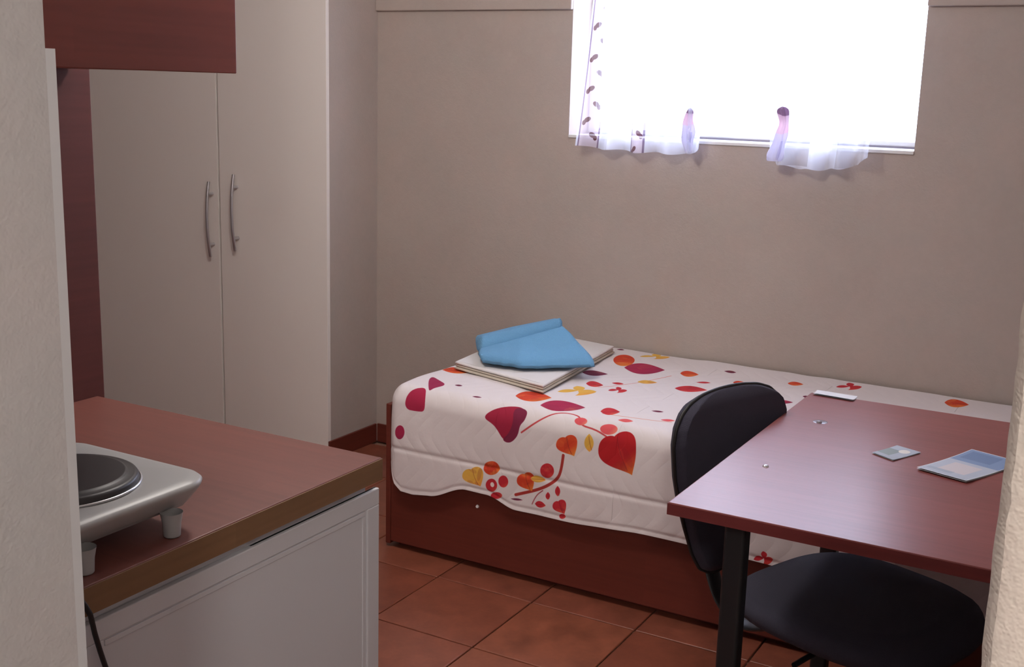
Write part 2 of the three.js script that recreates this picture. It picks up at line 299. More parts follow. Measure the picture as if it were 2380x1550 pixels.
// ---------------------------------------------------------------- bed
const BZ = -2.945;                                                // front of the quilt
{
  const b = [-1.11, 0, -3.43];
  const t = thing('bed', 'low single bed with a red-brown boarded base below the window', 'bed', b);
  sub(t, 'front_board', at(span(-2.107, -0.06, 0.022, 0.33, -2.985, -2.97, 0.003), b), M.bedWood);
  sub(t, 'end_board', at(span(-2.126, -2.1072, 0.012, 0.49, -3.885, -2.968, 0.003), b), M.bedWood);
  sub(t, 'plinth', at(span(-2.1, -0.07, 0.0, 0.3, -3.86, -3.01), b), M.bedWood);
  sub(t, 'mattress', at(span(-2.088, -0.07, 0.301, 0.5455, -3.885, -2.962, 0.05), b), M.linen);
  const cap = new THREE.CylinderGeometry(0.0045, 0.0055, 0.004, 16); cap.rotateX(Math.PI / 2); cap.translate(-1.774, 0.211, -2.968);
  sub(t, 'screw_cap', at(cap, b), M.whitePlastic, 'white screw cap');

  // quilt: printed cloth that lies flat, turns over the front edge and hangs to an uneven hem
  const R0 = 0.06, YT = 0.56, ZBK = -3.885, TOP = BZ - R0 - ZBK, ARC = R0 * Math.PI / 2, X0 = -2.096, X1 = -0.075;
  const hemPts = [[-2.096, 0.30], [-2.09, 0.268], [-2.075, 0.238], [-2.047, 0.216], [-2.0, 0.214], [-1.94, 0.222], [-1.803, 0.268], [-1.732, 0.266], [-1.624, 0.237], [-1.476, 0.239], [-1.197, 0.253], [-0.9, 0.249], [-0.5, 0.235], [-0.28, 0.231], [-0.06, 0.235]];
  const hem = (x) => { let i = 0; while (i < hemPts.length - 2 && hemPts[i + 1][0] < x) i++; let f = (x - hemPts[i][0]) / (hemPts[i + 1][0] - hemPts[i][0]); if (i > 4) f = f * f * (3 - 2 * f); return hemPts[i][1] + (hemPts[i + 1][1] - hemPts[i][1]) * f; };
  const wob = tileNoise(256, 14, 3), wob2 = tileNoise(256, 34, 8);
  const noise = (x, t) => wob[(Math.floor(t * 110) & 255) * 256 + (Math.floor((x + 3) * 110) & 255)] - 0.5 + 0.45 * (wob2[(Math.floor(t * 110) & 255) * 256 + (Math.floor((x + 3) * 110) & 255)] - 0.5);
  const smooth = (x, t) => { let s = 0; for (const [a, c] of [[0, 0], [0.009, 0.004], [-0.009, -0.004], [0.004, -0.009], [-0.004, 0.009]]) s += noise(x + a, Math.max(0, t + c)); return s / 5; };
  const cloth = (inset) => (u, v) => {
    const x = X0 + (X1 - X0) * Math.pow(u, 1.12), T = TOP + ARC + (YT - R0 - hem(x)), s = v < 0.5 ? v * 2 * (TOP - 0.02) : v < 0.66 ? TOP - 0.02 + (v - 0.5) / 0.16 * (ARC + 0.04) : TOP + ARC + 0.02 + (v - 0.66) / 0.34 * (T - TOP - ARC - 0.02);
    let y, z, ny, nz;
    if (s < TOP) { y = YT; z = ZBK + s; ny = 1; nz = 0; } else if (s < TOP + ARC) { const a = (s - TOP) / R0; ny = Math.cos(a); nz = Math.sin(a); y = YT - R0 + R0 * ny; z = BZ - R0 + R0 * nz; } else { y = YT - R0 - (s - TOP - ARC); z = BZ; ny = 0; nz = 1; }
    const drop = Math.max(0, s - TOP - ARC);
    let k = 0.006 * smooth(x, s) + (drop > 0 ? 0.008 * Math.sin(drop * 8) * (0.5 + 0.5 * Math.sin(x * 9 + 1)) : 0) - 0.004 * Math.exp(-Math.pow((s - 1.118) / 0.006, 2)) - 0.003 * Math.exp(-Math.pow((T - s - 0.012) / 0.004, 2));
    if (s > TOP - 0.25 && s < TOP) k += 0.004 * Math.sin((s - TOP + 0.25) / 0.25 * Math.PI);
    const e = Math.max(0, 1 - (x - X0) / 0.03); k -= 0.016 * e * e;
    k -= inset * (1 - 0.85 * Math.max(Math.pow(v, 40), Math.pow(1 - v, 60), Math.pow(1 - u, 90), Math.pow(u, 90)));
    return [x, y + ny * k, z + nz * k, (x + 2.1) / 2.05, s / 1.35];
  };
  const outer = grid(220, 150, cloth(0)), inner = grid(80, 60, cloth(0.011));
  inner.index.array.reverse(); inner.computeVertexNormals();
  // the print, drawn in millimetres of cloth
  const W = 2048, HH = 1350, cv = document.createElement('canvas'); cv.width = W; cv.height = HH;
  const c = cv.getContext('2d'); c.fillStyle = '#e1d9da'; c.fillRect(0, 0, W, HH);
  const cl = { m: ['#a81f4a', '#8c1c46'], p: ['#6c2440', '#7c2a4a'], o: ['#d2401f', '#e58a35'], r: ['#bf2230', '#d94a3a'], y: ['#e2b04a', '#e89a3c'], k: ['#d9545a', '#e68a70'], c: ['#b3131c', '#a51424'] };
  c.setTransform(W / 2.05 / 1000, 0, 0, HH / 1350, W / 2.05 * 2.1 - W / 2.05 * 0, 0);
  const motif = ([kind, x, y, ux, uy, vx, vy]) => {
    const col = cl[kind.slice(-1)], sh = kind.slice(0, -1), P = (a, d) => [x + a * ux + d * vx, y + a * uy + d * vy];
    const path = (l) => { c.beginPath(); l.forEach(([cmd, ...q]) => { const f = []; for (let i = 0; i < q.length; i += 2) f.push(...P(q[i], q[i + 1])); c[cmd](...f); }); c.closePath(); };
    const [ax, ay] = P(-0.6, -0.8), [bx, by] = P(0.7, 0.95), gr = c.createLinearGradient(ax, ay, bx, by);
    gr.addColorStop(0, col[0]); gr.addColorStop(0.6, col[0]); gr.addColorStop(1, kind === 'heartc' ? '#d8722c' : col[1]); c.fillStyle = gr;
    if (sh === 'heart') path([['moveTo', -0.15, -0.72], ['bezierCurveTo', 0.2, -1.15, 1.0, -1.0, 1.0, -0.25], ['bezierCurveTo', 1.0, 0.35, 0.85, 0.6, 0.75, 1.0], ['bezierCurveTo', 0.35, 0.75, -0.95, 0.65, -1.0, 0.0], ['bezierCurveTo', -1.02, -0.6, -0.5, -0.85, -0.15, -0.72]]);
    else if (sh === 'leaf') path([['moveTo', -1, -0.1], ['bezierCurveTo', -0.6, -1.2, 0.2, -1.1, 1, 0.35], ['bezierCurveTo', 0.3, 1.1, -0.5, 1.2, -1, -0.1]]);
    else if (sh === 'leafv') path([['moveTo', 0, -1], ['bezierCurveTo', 1.2, -0.4, 1.1, 0.5, 0.1, 1], ['bezierCurveTo', -1.1, 0.5, -1.2, -0.3, 0, -1]]);
    else if (sh === 'star') {                                       // a spray of three small leaves
      path([['moveTo', -1, 0.15], ['bezierCurveTo', -0.8, -0.5, -0.3, -0.5, 0.05, -0.05], ['bezierCurveTo', -0.3, 0.35, -0.7, 0.4, -1, 0.15]]); c.fill();
      path([['moveTo', 0.0, -1], ['bezierCurveTo', 0.55, -0.8, 0.5, -0.3, 0.1, 0.0], ['bezierCurveTo', -0.2, -0.3, -0.35, -0.7, 0.0, -1]]); c.fill();
      path([['moveTo', 0.05, 0.05], ['bezierCurveTo', 0.3, -0.35, 0.8, -0.35, 1, 0.05], ['bezierCurveTo', 0.85, 0.7, 0.35, 0.95, -0.1, 0.9], ['bezierCurveTo', 0.15, 0.6, 0.1, 0.3, 0.05, 0.05]]);
    }
    else if (sh === 'dash') path([['moveTo', -1, -0.3], ['quadraticCurveTo', 0.2, -1.1, 1, 0.3], ['quadraticCurveTo', 0, 1.1, -1, -0.3]]);
    else path([['moveTo', 1, 0], ['bezierCurveTo', 1, 0.55, 0.5, 1, 0, 1], ['bezierCurveTo', -0.55, 1, -1, 0.5, -1, 0], ['bezierCurveTo', -1, -0.6, -0.5, -1, 0.05, -1], ['bezierCurveTo', 0.6, -1, 1, -0.5, 1, 0]]);
    c.fill();
    if (Math.hypot(ux, uy) * Math.hypot(vx, vy) > 500) {          // watercolour mottling of the dye
      c.save(); c.clip();
      for (let k = 0; k < 9; k++) { c.globalAlpha = 0.10 + 0.10 * rnd(); c.fillStyle = [col[1], '#7d1526', '#f0b060'][Math.floor(rnd() * 3)]; c.beginPath(); const q = P(rnd() * 2 - 1, rnd() * 2 - 1), w = (0.2 + 0.5 * rnd()) * Math.hypot(ux, uy); c.ellipse(...q, w, w * (0.3 + 0.5 * rnd()), rnd() * 3, 0, 7); c.fill(); }
      c.restore();
    }
    if (sh === 'heart' || sh === 'leaf' || sh === 'leafv') {   // midrib
      c.strokeStyle = 'rgba(110,20,30,0.35)'; c.lineWidth = 2.5; c.beginPath(); c.moveTo(...(sh === 'leaf' ? P(-0.9, 0) : P(0, -0.7))); c.quadraticCurveTo(...P(0.1, 0.1), ...(sh === 'leaf' ? P(0.8, 0.2) : P(0.5, 0.8))); c.stroke();
    }
    if (sh === 'ring') { c.fillStyle = '#efe0da'; c.beginPath(); c.ellipse(...P(0.15, -0.1), 7, 8, 0, 0, 7); c.fill(); }
  };
  const poly = (col, pts) => { c.fillStyle = col; c.beginPath(); pts.forEach((q, i) => { const n = pts[(i + 1) % pts.length], mx = (q[0] + n[0]) / 2, my = (q[1] + n[1]) / 2; if (!i) c.moveTo(mx, my); else c.quadraticCurveTo(...q, mx, my); }); const q = pts[0], n = pts[1]; c.quadraticCurveTo(...q, (q[0] + n[0]) / 2, (q[1] + n[1]) / 2); c.fill(); };
  const stem = (col, w, pts) => { c.strokeStyle = col; c.lineWidth = w; c.lineCap = 'round'; c.beginPath(); c.moveTo(...pts[0]); for (let i = 1; i < pts.length - 1; i++) c.quadraticCurveTo(...pts[i], (pts[i][0] + pts[i + 1][0]) / 2, (pts[i][1] + pts[i + 1][1]) / 2); c.lineTo(...pts[pts.length - 1]); c.stroke(); };
  stem('#a8322c', 9, [[-1467, 1032], [-1471, 1084], [-1489, 1116], [-1540, 1153], [-1626, 1188]]);
  stem('#c0464a', 5, [[-1611, 987], [-1558, 943], [-1501, 893], [-1437, 896], [-1427, 932], [-1370, 937], [-1318, 959]]);
  stem('#a8525a', 3, [[-1568, 1206], [-1557, 1177], [-1532, 1155]]); stem('#d98a80', 4, [[-1536, 570], [-1491, 503], [-1444, 400], [-1402, 276]]); stem('#d9a090', 4, [[-1389, 849], [-1317, 854], [-1184, 815]]);
  const leaves = [
    ['ovalm', -2052, 1062, 18, -3, 0, 23], ['dashp', -1906, 829, 10, -7, 9, 14], ['dashp', -1796, 896, 14, -5, 4, 7], ['leafo', -2024, 652, 40, -29, 32, 51], ['dasho', -1870, 679, 21, -15, 15, 25], ['dashr', -1781, 698, 23, -16, 14, 24], ['leafo', -1651, 796, 46, -33, 32, 59], ['leafm', -1528, 836, 56, -40, 29, 55],
    ['stary', -1568, 659, 51, -36, 31, 63], ['leafp', -1631, 396, 36, -26, 19, 39], ['leafr', -1565, 536, 23, -17, 20, 41], ['dashr', -1507, 481, 16, -12, 11, 24], ['starr', -1470, 563, 25, -18, 18, 40], ['ovalo', -1624, 172, 31, -23, 36, 80], ['leafm', -1517, 237, 58, -42, 33, 77], ['stary', -1560, 42, 45, -33, 19, 46],
    ['leafo', -1360, 215, 26, -19, 16, 41], ['leafr', -1280, 407, 44, -32, 18, 48], ['leafy', -1436, 401, 27, -20, 12, 27], ['leafr', -1378, 818, 24, -17, 18, 39], ['dashp', -1257, 744, 15, -11, 6, 15], ['ovalk', -1427, 918, 19, -4, 6, 14], ['dashk', -1302, 876, 19, -12, 10, 22], ['dashk', -1199, 804, 18, -12, 7, 17],
    ['ovalk', -1333, 928, 26, -5, 6, 17], ['heartc', -1296, 993, 59, -11, 7, 66], ['hearto', -1458, 1000, 34, -6, 1, 33], ['leafvy', -1387, 980, 17, -3, 2, 27], ['hearty', -1778, 1158, 37, -7, 1, 32], ['ovalo', -1713, 1119, 28, -5, 1, 22], ['ringr', -1711, 1174, 20, -4, 1, 21], ['ovalr', -1670, 1154, 17, -3, 1, 19],
    ['ovalr', -1693, 1204, 20, -4, 0, 11], ['hearto', -1593, 1139, 30, -6, 1, 31], ['leafy', -1550, 1122, 26, -5, 0, 12], ['ovalr', -1519, 1090, 23, -4, 1, 23], ['leafvr', -1481, 1146, 10, -2, 1, 16], ['leafvr', -1514, 1168, 9, -2, 0, 12], ['leafr', -1539, 1200, 19, -4, 0, 12], ['heartr', -1473, 1193, 23, -5, 1, 23],
    ['dashp', -1622, 1202, 21, -4, 0, 6], ['ovalr', -1462, 1221, 11, -2, 0, 8], ['dashp', -1252, 107, 17, -13, 10, 27], ['dashr', -1277, 301, 20, -15, 7, 20], ['leafo', -1174, 234, 19, -14, 11, 31], ['stary', -1057, 287, 15, -11, 17, 55], ['leafo', -1012, 145, 22, -16, 9, 32], ['starr', -853, 73, 36, -26, 14, 56],
    ['leafm', -984, 397, 31, -22, 9, 28], ['dashp', -933, 297, 10, -7, 7, 24], ['leafo', -513, 75, 33, -23, 10, 62], ['dashp', -1707, 19, 12, -9, 9, 20], ['starr', -846, 1212, 27, -6, 2, 21], ['leafr', -588, 1250, 22, -6, 2, 18], ['hearto', -430, 420, 40, 0, 0, 40], ['leafr', -620, 700, 40, -10, 10, 40], ['starr', -300, 900, 40, 0, 0, 40],
  ];
  leaves.forEach(motif);
  poly('#a01b3c', [[-1748, 962], [-1715, 930], [-1676, 912], [-1634, 905], [-1609, 921], [-1606, 946], [-1620, 962], [-1624, 996], [-1647, 1028], [-1676, 1019], [-1693, 995], [-1712, 977]]);
  poly('#7a1c3e', [[-1645, 908], [-1604, 915], [-1602, 948], [-1618, 966], [-1622, 1000], [-1650, 1030], [-1680, 1022], [-1655, 1000], [-1640, 960], [-1650, 930]]);
  poly('#a81f45', [[-2036, 984], [-2037, 940], [-2021, 908], [-1986, 893], [-1965, 936], [-1960, 980], [-1990, 984]]);
  poly('#96204a', [[-1972, 903], [-2024, 825], [-2036, 784], [-1998, 806], [-1942, 841], [-1960, 886], [-1964, 905]]);
  const tex = new THREE.CanvasTexture(cv); tex.colorSpace = THREE.SRGBColorSpace; tex.flipY = false; tex.wrapS = tex.wrapT = THREE.ClampToEdgeWrapping;
  const nq = layers(512, [[10, 1], [26, 1], [70, 0.5]]);
  const quiltBump = dataTex(512, (x, y, i) => { const q = Math.abs(((x + 40 * Math.sin(y / 512 * Math.PI * 4)) / 64) % 1 - 0.5) * 2; return grey(0.35 * nq[i] + 0.65 * Math.sqrt(Math.min(1, 1.2 * (1 - q) + 0.1))); }, [0.4 / 2.05 * 1, 0.4 / 1.35]);
  M.quilt = std({ map: tex, roughness: 0.9, bumpMap: quiltBump, bumpScale: 0.0016, side: THREE.DoubleSide });
  const q = thing('quilt', 'white quilted bedspread printed with red and orange leaves', 'bedspread', [-1.11, 0.2, -3.43]);
  sub(q, 'cover', at(outer, [-1.11, 0.2, -3.43]), M.quilt);
  sub(q, 'lining', at(inner, [-1.11, 0.2, -3.43]), M.linen, 'plain underside');

  // folded white linen under the towel
  const lq = [[-1.632, -3.115], [-2.03, -3.225], [-2.09, -3.85], [-1.69, -3.775]];   // near, left, far left, right
  const sheet = thing('folded_sheet', 'stack of folded white bed linen lying under the blue towel', 'linen', [-1.85, 0.5655, -3.48]);
  const slab = (y0, y1, grow) => {
    const cx = -1.862, cz = -3.49, q2 = lq.map(([x, z]) => [cx + (x - cx) * grow, cz + (z - cz) * grow]), hgt = y1 - y0;
    return grid(72, 8, (a, v) => {
      const k = Math.min(3, Math.floor(a * 4)), f = a * 4 - k, A = q2[k], B = q2[(k + 1) % 4];
      const ang = v * Math.PI - Math.PI / 2, r = 1 - (1 - Math.cos(ang)) * 0.03;
      let x = A[0] + (B[0] - A[0]) * f, z = A[1] + (B[1] - A[1]) * f;
      x = cx + (x - cx) * r; z = cz + (z - cz) * r;
      return [x, y0 + hgt / 2 * (1 + Math.sin(ang)), z, x, z];
    });
  };
  const lid = (y, grow) => { const cx = -1.862, cz = -3.49, q2 = lq.map(([x, z]) => [cx + (x - cx) * grow, cz + (z - cz) * grow]); return grid(12, 12, (u, v) => { const x0 = q2[1][0] + (q2[0][0] - q2[1][0]) * u, z0 = q2[1][1] + (q2[0][1] - q2[1][1]) * u, x1 = q2[2][0] + (q2[3][0] - q2[2][0]) * u, z1 = q2[2][1] + (q2[3][1] - q2[2][1]) * u; return [x0 + (x1 - x0) * (1 - v), y + 0.001 * Math.sin(u * 9) * Math.sin(v * 7), z0 + (z1 - z0) * (1 - v)]; }); };
  const bs = [-1.85, 0.563, -3.48];
  const inside = std({ color: M.linen.color, roughness: 0.95, side: THREE.DoubleSide }), inside2 = std({ color: M.linenEdge.color, roughness: 0.95, side: THREE.DoubleSide });
  sub(sheet, 'fold', [at(slab(0.564, 0.573, 1.0), bs), at(lid(0.573, 0.975), bs)], inside2, 'cream lower fold');
  sub(sheet, 'fold', [at(slab(0.573, 0.582, 0.985), bs), at(lid(0.582, 0.96), bs)], inside2, 'cream middle fold');
  sub(sheet, 'fold', [at(slab(0.582, 0.592, 0.992), bs), at(lid(0.592, 0.965), bs)], inside, 'white top fold');

  // blue towel: lower flap and rolled upper fold, lofted along its length
  const tb = [-1.84, 0.588, -3.42];
  const tw = thing('towel', 'light blue towel folded in a wedge on the white linen', 'towel', [tb[0], tb[1] + 0.012, tb[2]]);
  const mixv = (a, b2, f) => a.map((q3, i) => q3 + (b2[i] - q3) * f);
  const loft = (sections, n, m) => grid(m, n, (a, v) => {
    const s = v * (sections.length - 1), k = Math.min(sections.length - 2, Math.floor(s)), f = s - k, A = sections[k], B = sections[k + 1];
    const pts = A.map((q3, i) => V(...mixv(q3, B[i], f)));
    const cen = pts.reduce((o, p2) => o.add(p2), V(0, 0, 0)).multiplyScalar(1 / pts.length);
    const p = new THREE.CatmullRomCurve3(pts, true, 'centripetal').getPoint(a % 1);
    const end = Math.min(v, 1 - v) * n; if (end < 2) p.lerp(cen, end < 1e-6 ? 1 : end < 1.01 ? 0.25 : 0.06);
    return [p.x, p.y, p.z, a * 0.4, v * 0.4];
  });
  // sections run from the left end to the right end
  const Ls = (bf, cr, dz) => [[...bf], [bf[0] - 0.02, bf[1] + 0.02, bf[2] - 0.012], mixv([bf[0] - 0.03, bf[1] + 0.024, bf[2] - 0.02], cr, 0.55), [...cr], [cr[0] - 0.02, 0.597, cr[2] - dz], mixv(bf, [cr[0], 0.594, cr[2]], 0.5)];
  const bfL = [-1.925, 0.596, -3.215], bfM = [-1.77, 0.594, -3.235], bfR = [-1.565, 0.596, -3.405];
  const crL = [-1.985, 0.618, -3.30], crM = [-1.88, 0.652, -3.40], crR = [-1.765, 0.692, -3.525];
  sub(tw, 'lower_flap', at(loft([Ls(bfL, crL, 0.06), Ls(mixv(bfL, bfM, 0.5), mixv(crL, crM, 0.5), 0.06), Ls(bfM, crM, 0.06), Ls(mixv(bfM, bfR, 0.5), mixv(crM, crR, 0.5), 0.06), Ls(bfR, crR, 0.07)], 40, 48), tb), M.towel);
  const Us = (cr, kx, ky, kz) => [[cr[0] + 0.004, cr[1] - 0.004, cr[2] + 0.012], mixv(cr, [kx, ky, kz], 0.5).map((q3, i) => q3 + [0.012, 0.016, 0.016][i]), [kx, ky, kz], [kx - 0.05, ky - 0.02, kz - 0.06], [kx - 0.08, 0.597, kz - 0.13], [cr[0] - 0.03, 0.597, cr[2] - 0.03]];
  const U1 = Us(crL, -2.03, 0.645, -3.365), U2 = Us(crM, -1.925, 0.676, -3.455), U3 = Us(crR, -1.80, 0.706, -3.56);
  sub(tw, 'upper_fold', at(loft([U1, U1.map((p, i) => mixv(p, U2[i], 0.5)), U2, U2.map((p, i) => mixv(p, U3[i], 0.5)), U3], 40, 48), tb), M.towel);
  const hemline = []; for (let i = 1; i <= 22; i++) { const f = i / 24, p = f < 0.5 ? mixv(bfL, bfM, f * 2) : mixv(bfM, bfR, f * 2 - 1); hemline.push(V(p[0] + 0.004, p[1] + 0.003 + 0.004 * Math.abs(Math.sin(f * 21)) * (f < 0.5 ? 1 : 0.3), p[2] + 0.006 + 0.003 * Math.sin(f * 33))); }
  sub(tw, 'hem', at(tube(hemline, 0.005, 90, 8), tb), M.towel, 'ruffled front hem');
}

// ---------------------------------------------------------------- table and what lies on it
{
  const b = [-0.43, 0, -2.43], TX0 = -0.749, TX1 = -0.10, TZ0 = -2.925, TZ1 = -1.945;
  const t = thing('table', 'red-brown laminate table with black metal legs by the bed', 'table', b);
  sub(t, 'tabletop', at(span(TX0 + 0.0015, TX1 - 0.0015, 0.7265, 0.75, TZ0 + 0.0015, TZ1 - 0.0015, 0.0015), b), M.tableTop);
  sub(t, 'edge_band', [span(TX0, TX1, 0.726, 0.7485, TZ1 - 0.0014, TZ1, 0.0006), span(TX0, TX1, 0.726, 0.7485, TZ0, TZ0 + 0.0014, 0.0006), span(TX0, TX0 + 0.0014, 0.726, 0.7485, TZ0, TZ1, 0.0006), span(TX1 - 0.0014, TX1, 0.726, 0.7485, TZ0, TZ1, 0.0006)].map((g) => at(g, b)), M.tableEdge, 'dark red edge strip');
  for (const [x, z] of [[-0.643, -2.05], [-0.643, -2.82], [-0.145, -2.05], [-0.145, -2.82]]) {
    const l = sub(t, 'leg', at(span(x - 0.021, x + 0.021, 0.012, 0.7265, z - 0.021, z + 0.021, 0.008), b), M.blackMetal);
    sub(l, 'foot_cap', at(span(x - 0.024, x + 0.024, 0, 0.014, z - 0.024, z + 0.024, 0.004), b), M.blackPlastic);
  }
  sub(t, 'frame_rail', [span(-0.66, -0.626, 0.70, 0.726, -2.80, -2.07, 0.003), span(-0.162, -0.128, 0.70, 0.726, -2.80, -2.07, 0.003), span(-0.622, -0.165, 0.70, 0.726, -2.834, -2.80, 0.003)].map((g) => at(g, b)), M.blackMetal);
  const dome = (r, h, x, z) => { const g = new THREE.LatheGeometry([[0.0001, h], [r * 0.5, h * 0.95], [r * 0.85, h * 0.6], [r, 0]].reverse().map(([a, y]) => new THREE.Vector2(a, y)), 24); g.translate(x, 0.75, z); return g; };
  sub(t, 'screw_cap', at(dome(0.0065, 0.004, -0.659, -2.258), b), M.steel, 'small steel screw cap');
  sub(t, 'screw_cap', [at(dome(0.007, 0.005, -0.654, -2.65), b), at(dome(0.017, 0.0012, -0.654, -2.66), b)], M.greyPlastic, 'grey plastic hole cap');

  const flat = (pts, h) => { const s = new THREE.Shape(pts.map(([x, z]) => new THREE.Vector2(x, -z))); const g = new THREE.ExtrudeGeometry(s, { depth: h, bevelEnabled: false }); g.rotateX(-Math.PI / 2); return g; };
  const sheetTex = (draw, w, hgt) => { const cv = document.createElement('canvas'); cv.width = w; cv.height = hgt; draw(cv.getContext('2d'), w, hgt); const x = new THREE.CanvasTexture(cv); x.colorSpace = THREE.SRGBColorSpace; return x; };
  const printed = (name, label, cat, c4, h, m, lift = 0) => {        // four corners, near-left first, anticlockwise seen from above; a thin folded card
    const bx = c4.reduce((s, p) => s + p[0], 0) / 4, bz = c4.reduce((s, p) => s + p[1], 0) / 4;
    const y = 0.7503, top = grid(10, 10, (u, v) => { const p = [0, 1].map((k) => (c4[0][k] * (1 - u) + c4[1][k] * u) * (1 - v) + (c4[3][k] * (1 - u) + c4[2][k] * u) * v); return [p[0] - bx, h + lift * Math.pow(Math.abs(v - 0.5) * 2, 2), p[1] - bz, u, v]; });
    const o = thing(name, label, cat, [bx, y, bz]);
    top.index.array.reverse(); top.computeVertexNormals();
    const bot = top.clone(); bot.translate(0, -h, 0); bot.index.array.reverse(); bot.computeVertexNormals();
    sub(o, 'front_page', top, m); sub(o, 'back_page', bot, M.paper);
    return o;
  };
  const leafletTex = sheetTex((c, w, h) => {
    c.fillStyle = '#b9c3d3'; c.fillRect(0, 0, w, h); c.fillStyle = '#7f97bd'; c.fillRect(0, 0, w, h * 0.42); c.fillStyle = '#6d86ae'; c.fillRect(w * 0.1, h * 0.06, w * 0.6, h * 0.26);
    c.fillStyle = '#d3cdd2'; c.fillRect(w * 0.22, h * 0.5, w * 0.55, h * 0.34); c.fillStyle = '#8fa0b5'; for (let i = 0; i < 4; i++) c.fillRect(w * 0.08, h * (0.9 - i * 0.02) - 4, w * 0.5, 3); c.strokeStyle = '#dfe6ee'; c.lineWidth = 8; c.strokeRect(0, 0, w, h);
  }, 256, 320);
  printed('leaflet', 'larger blue and white printed leaflet on the table by the right wall', 'leaflet', [[-0.389, -2.416], [-0.287, -2.382], [-0.205, -2.58], [-0.311, -2.617]], 0.003, std({ map: leafletTex, roughness: 0.45 }), 0.003);
  const cardTex = sheetTex((c, w, h) => { c.fillStyle = '#9fa6b2'; c.fillRect(0, 0, w, h); c.fillStyle = '#79857f'; c.fillRect(0, h * 0.3, w * 0.55, h * 0.5); c.fillStyle = '#d8d2c8'; c.beginPath(); c.ellipse(w * 0.62, h * 0.28, w * 0.2, h * 0.14, 0, 0, 7); c.fill(); }, 192, 128);
  printed('card', 'small grey printed card on the table left of the leaflet', 'card', [[-0.493, -2.477], [-0.443, -2.447], [-0.403, -2.539], [-0.458, -2.561]], 0.002, std({ map: cardTex, roughness: 0.4 }), 0.001);
  printed('glint_strip', 'narrow white strip standing in for the window glint on the far left table edge', 'paper', [[-0.738, -2.90], [-0.635, -2.892], [-0.633, -2.934], [-0.737, -2.938]], 0.003, M.paper, 0.002);  // window glint on the table edge, put in as a white strip
}

